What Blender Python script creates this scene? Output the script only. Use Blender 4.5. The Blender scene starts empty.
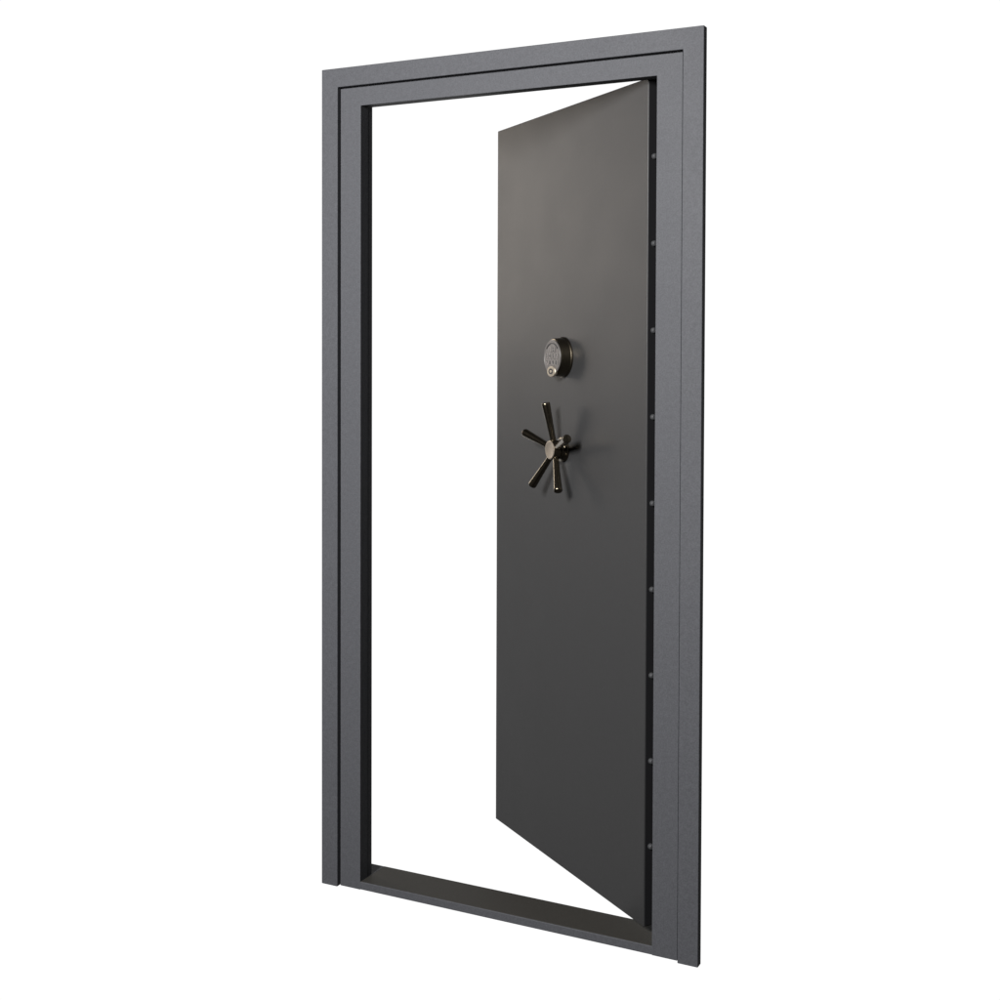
import bpy, bmesh, math
from mathutils import Matrix, Vector
S = bpy.context.scene
C = S.collection

# ---------------------------------------------------------------- sizes (metres)
H, W = 2.15, 1.0489                 # casing, overall
TC, TCT = 0.0500, 0.0494            # casing face width: sides, top
JW, JT = 0.0662, 0.0514             # jamb face width: sides, top
PR = 0.0094                         # casing stands this much proud of the jamb
XL, XR = TC + JW, W - TC - JW       # clear opening
ZO = H - TCT - JT                   # underside of the header
SILL = 0.0217
HX, HY = 0.8958, 0.0410             # front hinge-side edge of the leaf
TH = 0.6295                         # how far the leaf is swung in
LW, ZB, ZT = 0.8069, 0.0432, 2.0561 # leaf width, bottom, top
LT = 0.050                          # leaf thickness

# ---------------------------------------------------------------- materials
def principled(name):
    m = bpy.data.materials.new(name); m.use_nodes = True
    nt = m.node_tree
    return m, nt, nt.nodes['Principled BSDF']

def paint(name, col, rough, grain, bump, spec=0.35, scale=520, tint=None):
    """powder-coat: fine grain in colour and relief, a faint large-scale unevenness in gloss"""
    m, nt, b = principled(name)
    N, L = nt.nodes, nt.links
    tc = N.new('ShaderNodeTexCoord')
    n1 = N.new('ShaderNodeTexNoise'); n1.inputs['Scale'].default_value = scale; n1.inputs['Detail'].default_value = 3
    n2 = N.new('ShaderNodeTexNoise'); n2.inputs['Scale'].default_value = 7; n2.inputs['Detail'].default_value = 5
    n3 = N.new('ShaderNodeTexNoise'); n3.inputs['Scale'].default_value = scale * .3; n3.inputs['Detail'].default_value = 2
    for n in (n1, n2, n3): L.new(tc.outputs['Object'], n.inputs['Vector'])
    r = N.new('ShaderNodeMapRange'); r.inputs['From Min'].default_value = .3; r.inputs['From Max'].default_value = .7
    r.inputs['To Min'].default_value = 1 - grain; r.inputs['To Max'].default_value = 1 + grain
    L.new(n1.outputs['Fac'], r.inputs['Value'])
    r3 = N.new('ShaderNodeMapRange'); r3.inputs['From Min'].default_value = .3; r3.inputs['From Max'].default_value = .7
    r3.inputs['To Min'].default_value = 1 - grain * .35; r3.inputs['To Max'].default_value = 1 + grain * .35
    L.new(n3.outputs['Fac'], r3.inputs['Value'])
    mu = N.new('ShaderNodeMath'); mu.operation = 'MULTIPLY'
    L.new(r.outputs[0], mu.inputs[0]); L.new(r3.outputs[0], mu.inputs[1])
    vm = N.new('ShaderNodeVectorMath'); vm.operation = 'SCALE'; vm.inputs[0].default_value = col
    L.new(mu.outputs[0], vm.inputs['Scale']); L.new(vm.outputs[0], b.inputs['Base Color'])
    rr = N.new('ShaderNodeMapRange'); rr.inputs['From Min'].default_value = .3; rr.inputs['From Max'].default_value = .7
    rr.inputs['To Min'].default_value = rough - .02; rr.inputs['To Max'].default_value = rough + .02
    L.new(n2.outputs['Fac'], rr.inputs['Value']); L.new(rr.outputs[0], b.inputs['Roughness'])
    b.inputs['Specular IOR Level'].default_value = spec
    bp = N.new('ShaderNodeBump'); bp.inputs['Strength'].default_value = bump; bp.inputs['Distance'].default_value = .0006
    L.new(n3.outputs['Fac'], bp.inputs['Height']); L.new(bp.outputs[0], b.inputs['Normal'])
    return m

def metal(name, col, rough, aniso=0, streak=0):
    m, nt, b = principled(name)
    N, L = nt.nodes, nt.links
    b.inputs['Metallic'].default_value = 1
    tc = N.new('ShaderNodeTexCoord')
    n = N.new('ShaderNodeTexNoise'); n.inputs['Scale'].default_value = 260; n.inputs['Detail'].default_value = 4
    L.new(tc.outputs['Object'], n.inputs['Vector'])
    r = N.new('ShaderNodeMapRange'); r.inputs['To Min'].default_value = .75; r.inputs['To Max'].default_value = 1.25
    L.new(n.outputs['Fac'], r.inputs['Value'])
    vm = N.new('ShaderNodeVectorMath'); vm.operation = 'SCALE'; vm.inputs[0].default_value = col
    L.new(r.outputs[0], vm.inputs['Scale']); L.new(vm.outputs[0], b.inputs['Base Color'])
    b.inputs['Roughness'].default_value = rough
    b.inputs['Anisotropic'].default_value = aniso
    return m

M_frame = paint('textured_grey_powdercoat', (.0535, .0552, .0608), .62, .17, .14, spec=.18, scale=300)
M_door = paint('satin_charcoal_powdercoat', (.0228, .0230, .0236), .48, .07, .10, spec=.35, scale=300)
M_dark = metal('blackened_nickel', (.118, .101, .074), .27)
M_cap = metal('brushed_bronze_face', (.43, .38, .32), .5)
M_pad = paint('warm_grey_keypad_plastic', (.070, .065, .062), .45, .05, .05, spec=.5, scale=900)
M_key = paint('pale_rubber_keys', (.145, .135, .128), .55, .03, .0, spec=.4)
M_ink = paint('dark_ink', (.018, .018, .02), .6, .0, .0)
M_edge_shade = paint('black_edge_shade', (.010, .010, .011), .7, .05, .1, spec=.1)  # shade of the leaf's hinge edge, given as a colour
M_sill_shade = paint('dark_brown_sill_shade', (.0290, .0275, .0245), .6, .08, .1, spec=.12)  # darkness and brown reflection of the sill top, given as a colour
M_cover = metal('satin_bronze_cover', (.44, .395, .33), .62)
M_bolt = paint('dull_bolt_steel', (.035, .036, .038), .6, .05, .0, spec=.3)

# ---------------------------------------------------------------- mesh helpers
def link(name, bm, mat, parent, bevel=0, seg=2, mtx=None, smooth=False):
    if mtx is not None: bm.transform(mtx)
    bmesh.ops.recalc_face_normals(bm, faces=bm.faces)
    me = bpy.data.meshes.new(name); bm.to_mesh(me); bm.free()
    me.materials.append(mat)
    o = bpy.data.objects.new(name, me); C.objects.link(o)
    if smooth:
        for p in me.polygons: p.use_smooth = True
        me.set_sharp_from_angle(angle=math.radians(38))
    if bevel:
        b = o.modifiers.new('edge_round', 'BEVEL'); b.width = bevel; b.segments = seg
        b.limit_method = 'ANGLE'; b.angle_limit = math.radians(40); b.harden_normals = False
    o.parent = parent
    return o

def box(bm, x0, x1, y0, y1, z0, z1):
    vs = [bm.verts.new((x, y, z)) for x in (x0, x1) for y in (y0, y1) for z in (z0, z1)]
    for f in ((0,1,3,2),(4,6,7,5),(0,4,5,1),(2,3,7,6),(0,2,6,4),(1,5,7,3)):
        bm.faces.new([vs[i] for i in f])

def prism(bm, pts, y0, y1):
    a = [bm.verts.new((x, y0, z)) for x, z in pts]
    b = [bm.verts.new((x, y1, z)) for x, z in pts]
    bm.faces.new(a); bm.faces.new(b[::-1])
    n = len(pts)
    for i in range(n): bm.faces.new((a[i], b[i], b[(i+1) % n], a[(i+1) % n]))

def lathe(bm, prof, seg=48, mtx=Matrix()):
    """prof: (radius, height) along +Z, closed at both ends"""
    rings = []
    for r, h in prof:
        if r < 1e-6: rings.append([bm.verts.new(mtx @ Vector((0, 0, h)))])
        else: rings.append([bm.verts.new(mtx @ Vector((r*math.cos(2*math.pi*k/seg), r*math.sin(2*math.pi*k/seg), h))) for k in range(seg)])
    for A, B in zip(rings, rings[1:]):
        for k in range(seg):
            k2 = (k+1) % seg
            if len(A) == 1: bm.faces.new((A[0], B[k], B[k2]))
            elif len(B) == 1: bm.faces.new((A[k], B[0], A[k2]))
            else: bm.faces.new((A[k], B[k], B[k2], A[k2]))
    for R in (rings[0], rings[-1]):
        if len(R) > 1: bm.faces.new(R)

# ---------------------------------------------------------------- the thing
door = bpy.data.objects.new('vault_door', None); C.objects.link(door)
door['label'] = 'charcoal grey steel vault door swung open inward in its textured grey frame'
door['category'] = 'vault door'
door['kind'] = 'thing'

# casing: one continuous mitreless U, standing proud
bm = bmesh.new()
prism(bm, [(0,0),(TC,0),(TC,H-TCT),(W-TC,H-TCT),(W-TC,0),(W,0),(W,H),(0,H)], -PR, .012)
link('casing', bm, M_frame, door, bevel=.0016, seg=3)
# jamb: U with a shallow head and deeper legs
bm = bmesh.new()
e = .0037
prism(bm, [(TC+e,.0009),(XL,.0009),(XL,ZO),(XR,ZO),(XR,.0009),(W-TC-e,.0009),(W-TC-e,H-TCT-e),(TC+e,H-TCT-e)], 0, .034)
box(bm, TC+e, XL-.0008, .033, .0555, .0009, ZO+.03)
box(bm, XR+.0008, W-TC-e, .033, .0555, .0009, ZO+.03)
box(bm, TC-.012, TC+.012, .0100, .030, .0035, H-TCT-.004)  # added backing strips, unseen: stop light from behind showing through the gap
box(bm, W-TC-.012, W-TC+.012, .0100, .030, .0035, H-TCT-.004)
box(bm, TC-.012, W-TC+.012, .0104, .0295, H-TCT-.012, H-TCT+.012)
link('jamb', bm, M_frame, door, bevel=.0008, seg=3)
# threshold
bm = bmesh.new()
sy = [(XL-.003,.0004),(XR+.003,.0004),(XR+.003,.0562),(XR+.05,.0562),(XR+.05,.1165),(XL-.05,.1165),(XL-.05,.0562),(XL-.003,.0562)]
lo = [bm.verts.new((x, y, .0014)) for x, y in sy]; hi = [bm.verts.new((x, y, SILL)) for x, y in sy]
bm.faces.new(lo); bm.faces.new(hi)
for i in range(8): bm.faces.new((lo[i], lo[(i+1)%8], hi[(i+1)%8], hi[i]))
th_o = link('threshold', bm, M_frame, door, bevel=.0016, seg=3)
bm = bmesh.new(); box(bm, XL+.0006, XR-.0006, .0030, .1150, SILL-.002, SILL+.0006)  # added sheet: its colour holds the sill top's darkness and brown reflection
link('sill_shade_sheet', bm, M_sill_shade, th_o, bevel=.0003, seg=1)

# leaf space: X = from the hinge edge to the free edge, Y = out of the front face, Z = up
u = Vector((-math.cos(TH), math.sin(TH), 0)); n = Vector((-math.sin(TH), -math.cos(TH), 0))
LM = Matrix(((u.x, n.x, 0, HX), (u.y, n.y, 0, HY), (0, 0, 1, 0), (0, 0, 0, 1)))
bm = bmesh.new(); box(bm, 0, LW, -LT, 0, ZB, ZT)
leaf = link('door_leaf', bm, M_door, door, bevel=.0022, seg=3, mtx=LM)
RX = Matrix.Rotation(math.radians(-90), 4, 'X')     # lathe axis Z -> +Y (out of the door)
RB = Matrix.Rotation(math.radians(-90), 4, 'Y')     # lathe axis Z -> -X (out of the hinge edge)
bm = bmesh.new(); box(bm, -.0010, .0004, -LT+.002, -.0032, ZB+.003, ZT-.003)  # added strip: its black stands in for shade on the hinge edge
link('edge_shade_strip', bm, M_edge_shade, leaf, mtx=LM)
z0b, dz = 1.873, .2047
bolt_me = None
for k in range(9):
    if bolt_me is None:
        bm = bmesh.new()
        lathe(bm, [(.0068,-.03),(.0068,.006),(.0063,.0083),(.0048,.0100),(0,.0107)], 28, RB)
        b0 = link('locking_bolt', bm, M_bolt, leaf, mtx=LM.to_3x3().to_4x4(), smooth=True); bolt_me = b0.data; o = b0
    else:
        o = b0.copy(); C.objects.link(o); o.parent = leaf
    o.location = LM @ Vector((0, -.0165, z0b - dz*k))

# ---- electronic lock
KU, KZ = .4070, 1.400
KM = LM @ Matrix.Translation((KU, 0, KZ))
KV = KM @ Matrix(((-1,0,0,0),(0,0,1,0),(0,1,0,0),(0,0,0,1)))   # X right as seen, Y up, Z out of the door
bm = bmesh.new()
lathe(bm, [(0,0),(.0535,0),(.0540,.002),(.0535,.0045),(.0515,.006),(.0498,.0265),(.0490,.0295),(.0470,.0308),(.0440,.0312),(0,.0312)], 72)
kl = link('keypad_lock', bm, M_dark, door, mtx=KV, smooth=True)
bm = bmesh.new()
lathe(bm, [(0,.0312),(.0452,.0312),(.0456,.0330),(.0448,.0340),(.0425,.0345),(.0418,.0338),(0,.0338)], 72)
link('keypad_face', bm, M_pad, kl, mtx=KV, smooth=True)

def text_mesh(ch, size, x, y, z, parent, name='key_mark'):
    cu = bpy.data.curves.new(name, 'FONT'); cu.body = ch; cu.size = size
    cu.align_x = 'CENTER'; cu.align_y = 'CENTER'; cu.extrude = .0002; cu.offset = .0005
    t = bpy.data.objects.new(name, cu); C.objects.link(t)
    dg = bpy.context.evaluated_depsgraph_get()
    me = bpy.data.meshes.new_from_object(t.evaluated_get(dg))
    bpy.data.objects.remove(t)
    me.transform(KV @ Matrix.Translation((x, y, z)))
    bm = bmesh.new(); bm.from_mesh(me); bpy.data.meshes.remove(me)
    return bm

# digits (dark) as one sheet of marks; the keys are separate
rows = [(.0205, [(-.0100,'1'),(.0100,'2')]), (.0035, [(-.0270,'3'),(-.0090,'4'),(.0090,'5'),(.0270,'6')]),
        (-.0145, [(-.0250,'7'),(-.0083,'8'),(.0083,'9'),(.0250,'0')])]
marks = bmesh.new()
for y, ks in rows:
    for x, ch in ks:
        bm = bmesh.new(); w, h = .0066, .0070
        pts = []
        for cx_, cy_, a0 in ((w-.003, h-.003, 0), (-w+.003, h-.003, 90), (-w+.003, -h+.003, 180), (w-.003, -h+.003, 270)):
            for q in range(5):
                a = math.radians(a0 + 22.5*q); pts.append((x+cx_+.003*math.cos(a), y+cy_+.003*math.sin(a)))
        lo = [bm.verts.new((px, py, .0336)) for px, py in pts]; hi = [bm.verts.new((px, py, .0356)) for px, py in pts]
        bm.faces.new(lo); bm.faces.new(hi)
        for i in range(20): bm.faces.new((lo[i], lo[(i+1)%20], hi[(i+1)%20], hi[i]))
        link('key', bm, M_key, kl, bevel=.0005, mtx=KV)
        tb = text_mesh(ch, .0150, x, y-.0004, .0358, kl)
        tm = bpy.data.meshes.new('t'); tb.to_mesh(tm); tb.free(); marks.from_mesh(tm); bpy.data.meshes.remove(tm)
link('key_numbers', marks, M_ink, kl)
# raised arch above the keys
bm = bmesh.new(); A = []
for i in range(25):
    a = math.radians(38 + 104*i/24)
    A.append([bm.verts.new(((r*math.cos(a)), r*math.sin(a)-.001, z)) for r, z in ((.0365,.0336),(.0365,.0350),(.0388,.0350),(.0388,.0336))])
for p, q in zip(A, A[1:]):
    for i in range(4): bm.faces.new((p[i], p[(i+1)%4], q[(i+1)%4], q[i]))
bm.faces.new(A[0]); bm.faces.new(A[-1])
link('indicator_arch', bm, M_ink, kl, mtx=KV)
# battery cover with its ring at the bottom
bm = bmesh.new()
lathe(bm, [(0,.030),(.0175,.030),(.0180,.0355),(.0168,.0372),(.0100,.0376),(0,.0376)], 40, Matrix.Translation((0,-.0375,0)) @ Matrix.Diagonal((1.28,.80,1,1)))
cv = link('battery_cover', bm, M_cover, kl, mtx=KV, smooth=True)
bm = bmesh.new()
lathe(bm, [(0,.0374),(.0095,.0374),(.0095,.0381),(.0065,.0381),(.0060,.0378),(0,.0378)], 32, Matrix.Translation((0,-.0375,0)) @ Matrix.Diagonal((1.25,.80,1,1)))
link('cover_recess', bm, M_ink, kl, mtx=KV, smooth=True)
bm = bmesh.new()
lathe(bm, [(0,.0378),(.0050,.0378),(.0046,.0388),(0,.0390)], 32, Matrix.Translation((0,-.0375,0)) @ Matrix.Diagonal((1.1,.80,1,1)))
link('cover_button', bm, M_cover, kl, mtx=KV, smooth=True)

# ---- five-spoke handle
GM = LM @ Matrix.Translation((.4050, 0, 1.1562)) @ Matrix(((-1,0,0,0),(0,0,1,0),(0,1,0,0),(0,0,0,1)))
bm = bmesh.new()
lathe(bm, [(0,0),(.0330,0),(.0335,.003),(.0320,.0065),(.0260,.0085),(.0235,.012),(.0235,.017),(.0250,.019),(.0258,.022),(.0258,.0385),(.0252,.0402),(0,.0402)], 56)
hd = link('handle', bm, M_dark, door, mtx=GM, smooth=True)
bm = bmesh.new()
lathe(bm, [(0,.0402),(.0246,.0402),(.0242,.0414),(.0225,.0420),(.0208,.0416),(0,.0420)], 56)
link('hub_cap', bm, M_cap, hd, mtx=GM, smooth=True)
for k in range(5):
    a = math.radians(-0.7 + 72*k)            # from straight up, turning left as seen
    d = Vector((-math.sin(a), math.cos(a), 0))
    p0 = d*.020 + Vector((0,0,.0295)); p1 = d*.124 + Vector((0,0,.0545))
    ax = (p1-p0); Ln = ax.length; ax.normalize()
    R = ax.to_track_quat('Z', 'Y').to_matrix().to_4x4()
    bm = bmesh.new()
    lathe(bm, [(0,0),(.0080,0),(.0080,.012),(.0080,.018),(.0090,Ln*.45),(.0106,Ln*.78),(.0114,Ln*.95),(.0114,Ln*.985),(.0106,Ln),(.0040,Ln+.0008),(0,Ln+.001)], 28, GM @ Matrix.Translation(p0) @ R)
    link('spoke', bm, M_dark, hd, smooth=True)

# ---------------------------------------------------------------- camera (solved from the photograph)
cam_d = bpy.data.cameras.new('camera'); cam = bpy.data.objects.new('camera', cam_d); C.objects.link(cam)
f_px, sx, sy = 1276.77, 34.03, -112.61
cam_d.sensor_width = 36; cam_d.sensor_fit = 'HORIZONTAL'; cam_d.lens = f_px/1000*36
cam_d.shift_x = -sx/1000; cam_d.shift_y = sy/1000
cam_d.clip_start = .05; cam_d.clip_end = 100
yaw, pitch, roll = .4593, -.0223, .0038
F = Vector((-math.sin(yaw)*math.cos(pitch), math.cos(yaw)*math.cos(pitch), math.sin(pitch)))
Rt = Vector((math.cos(yaw), math.sin(yaw), 0)); Up = Rt.cross(F)
R2 = Rt*math.cos(roll) + Up*math.sin(roll); U2 = -Rt*math.sin(roll) + Up*math.cos(roll)
F = F.normalized()
cam.matrix_world = Matrix(((R2.x,U2.x,-F.x,1.9926),(R2.y,U2.y,-F.y,-2.7761),(R2.z,U2.z,-F.z,1.3953),(0,0,0,1)))
S.camera = cam

# ---------------------------------------------------------------- light: studio, white backdrop behind, dark room in front
w = bpy.data.worlds.new('World'); S.world = w; w.use_nodes = True
N, L = w.node_tree.nodes, w.node_tree.links
bg = N['Background']
tc = N.new('ShaderNodeTexCoord'); dt = N.new('ShaderNodeVectorMath'); dt.operation = 'DOT_PRODUCT'
dt.inputs[1].default_value = Vector((-.47, .883, 0)).normalized()
L.new(tc.outputs['Generated'], dt.inputs[0])
def smooth(src, a, b, v0, v1):
    r = N.new('ShaderNodeMapRange'); r.interpolation_type = 'SMOOTHSTEP'
    for k, v in (('From Min', a), ('From Max', b), ('To Min', v0), ('To Max', v1)): r.inputs[k].default_value = v
    L.new(src, r.inputs['Value']); return r
side = smooth(dt.outputs['Value'], math.cos(math.radians(58)), math.cos(math.radians(41)), 0, 1)
sp = N.new('ShaderNodeSeparateXYZ'); L.new(tc.outputs['Generated'], sp.inputs[0])
ad = N.new('ShaderNodeMath'); ad.operation = 'ADD'; ad.inputs[1].default_value = .08; L.new(sp.outputs['Z'], ad.inputs[0])
ab = N.new('ShaderNodeMath'); ab.operation = 'ABSOLUTE'; L.new(ad.outputs[0], ab.inputs[0])
el = smooth(ab.outputs[0], .42, .54, 1, 0)
mr = N.new('ShaderNodeMath'); mr.operation = 'MULTIPLY'; L.new(side.outputs[0], mr.inputs[0]); L.new(el.outputs[0], mr.inputs[1])
mx = N.new('ShaderNodeMix'); mx.data_type = 'RGBA'
mx.inputs['A'].default_value = (.015, .015, .016, 1); mx.inputs['B'].default_value = (1.03, 1.03, 1.03, 1)
L.new(mr.outputs[0], mx.inputs['Factor']); L.new(mx.outputs['Result'], bg.inputs['Color'])
bg.inputs['Strength'].default_value = 1

def area(name, loc, target, size, power, col, size_y=None):
    l = bpy.data.lights.new(name, 'AREA'); l.energy = power; l.color = col; l.size = size
    if size_y: l.shape = 'RECTANGLE'; l.size_y = size_y
    o = bpy.data.objects.new(name, l); C.objects.link(o); o.location = loc
    o.rotation_euler = (Vector(target) - Vector(loc)).to_track_quat('-Z', 'Y').to_euler()
    return o
area('key_softbox', (.28, -3.1, 2.40), (.6, 0, 1.2), .85, 292, (1, .985, .98))
area('warm_side_lamp', (-3.4, 1.10, 2.28), (.4, .3, 1.55), .7, 32, (1, .89, .78), 1.7)

# ---------------------------------------------------------------- render settings
S.render.engine = 'CYCLES'
S.view_settings.view_transform = 'Standard'; S.view_settings.look = 'None'
S.view_settings.exposure = 0; S.view_settings.gamma = 1; S.view_settings.use_curve_mapping = False
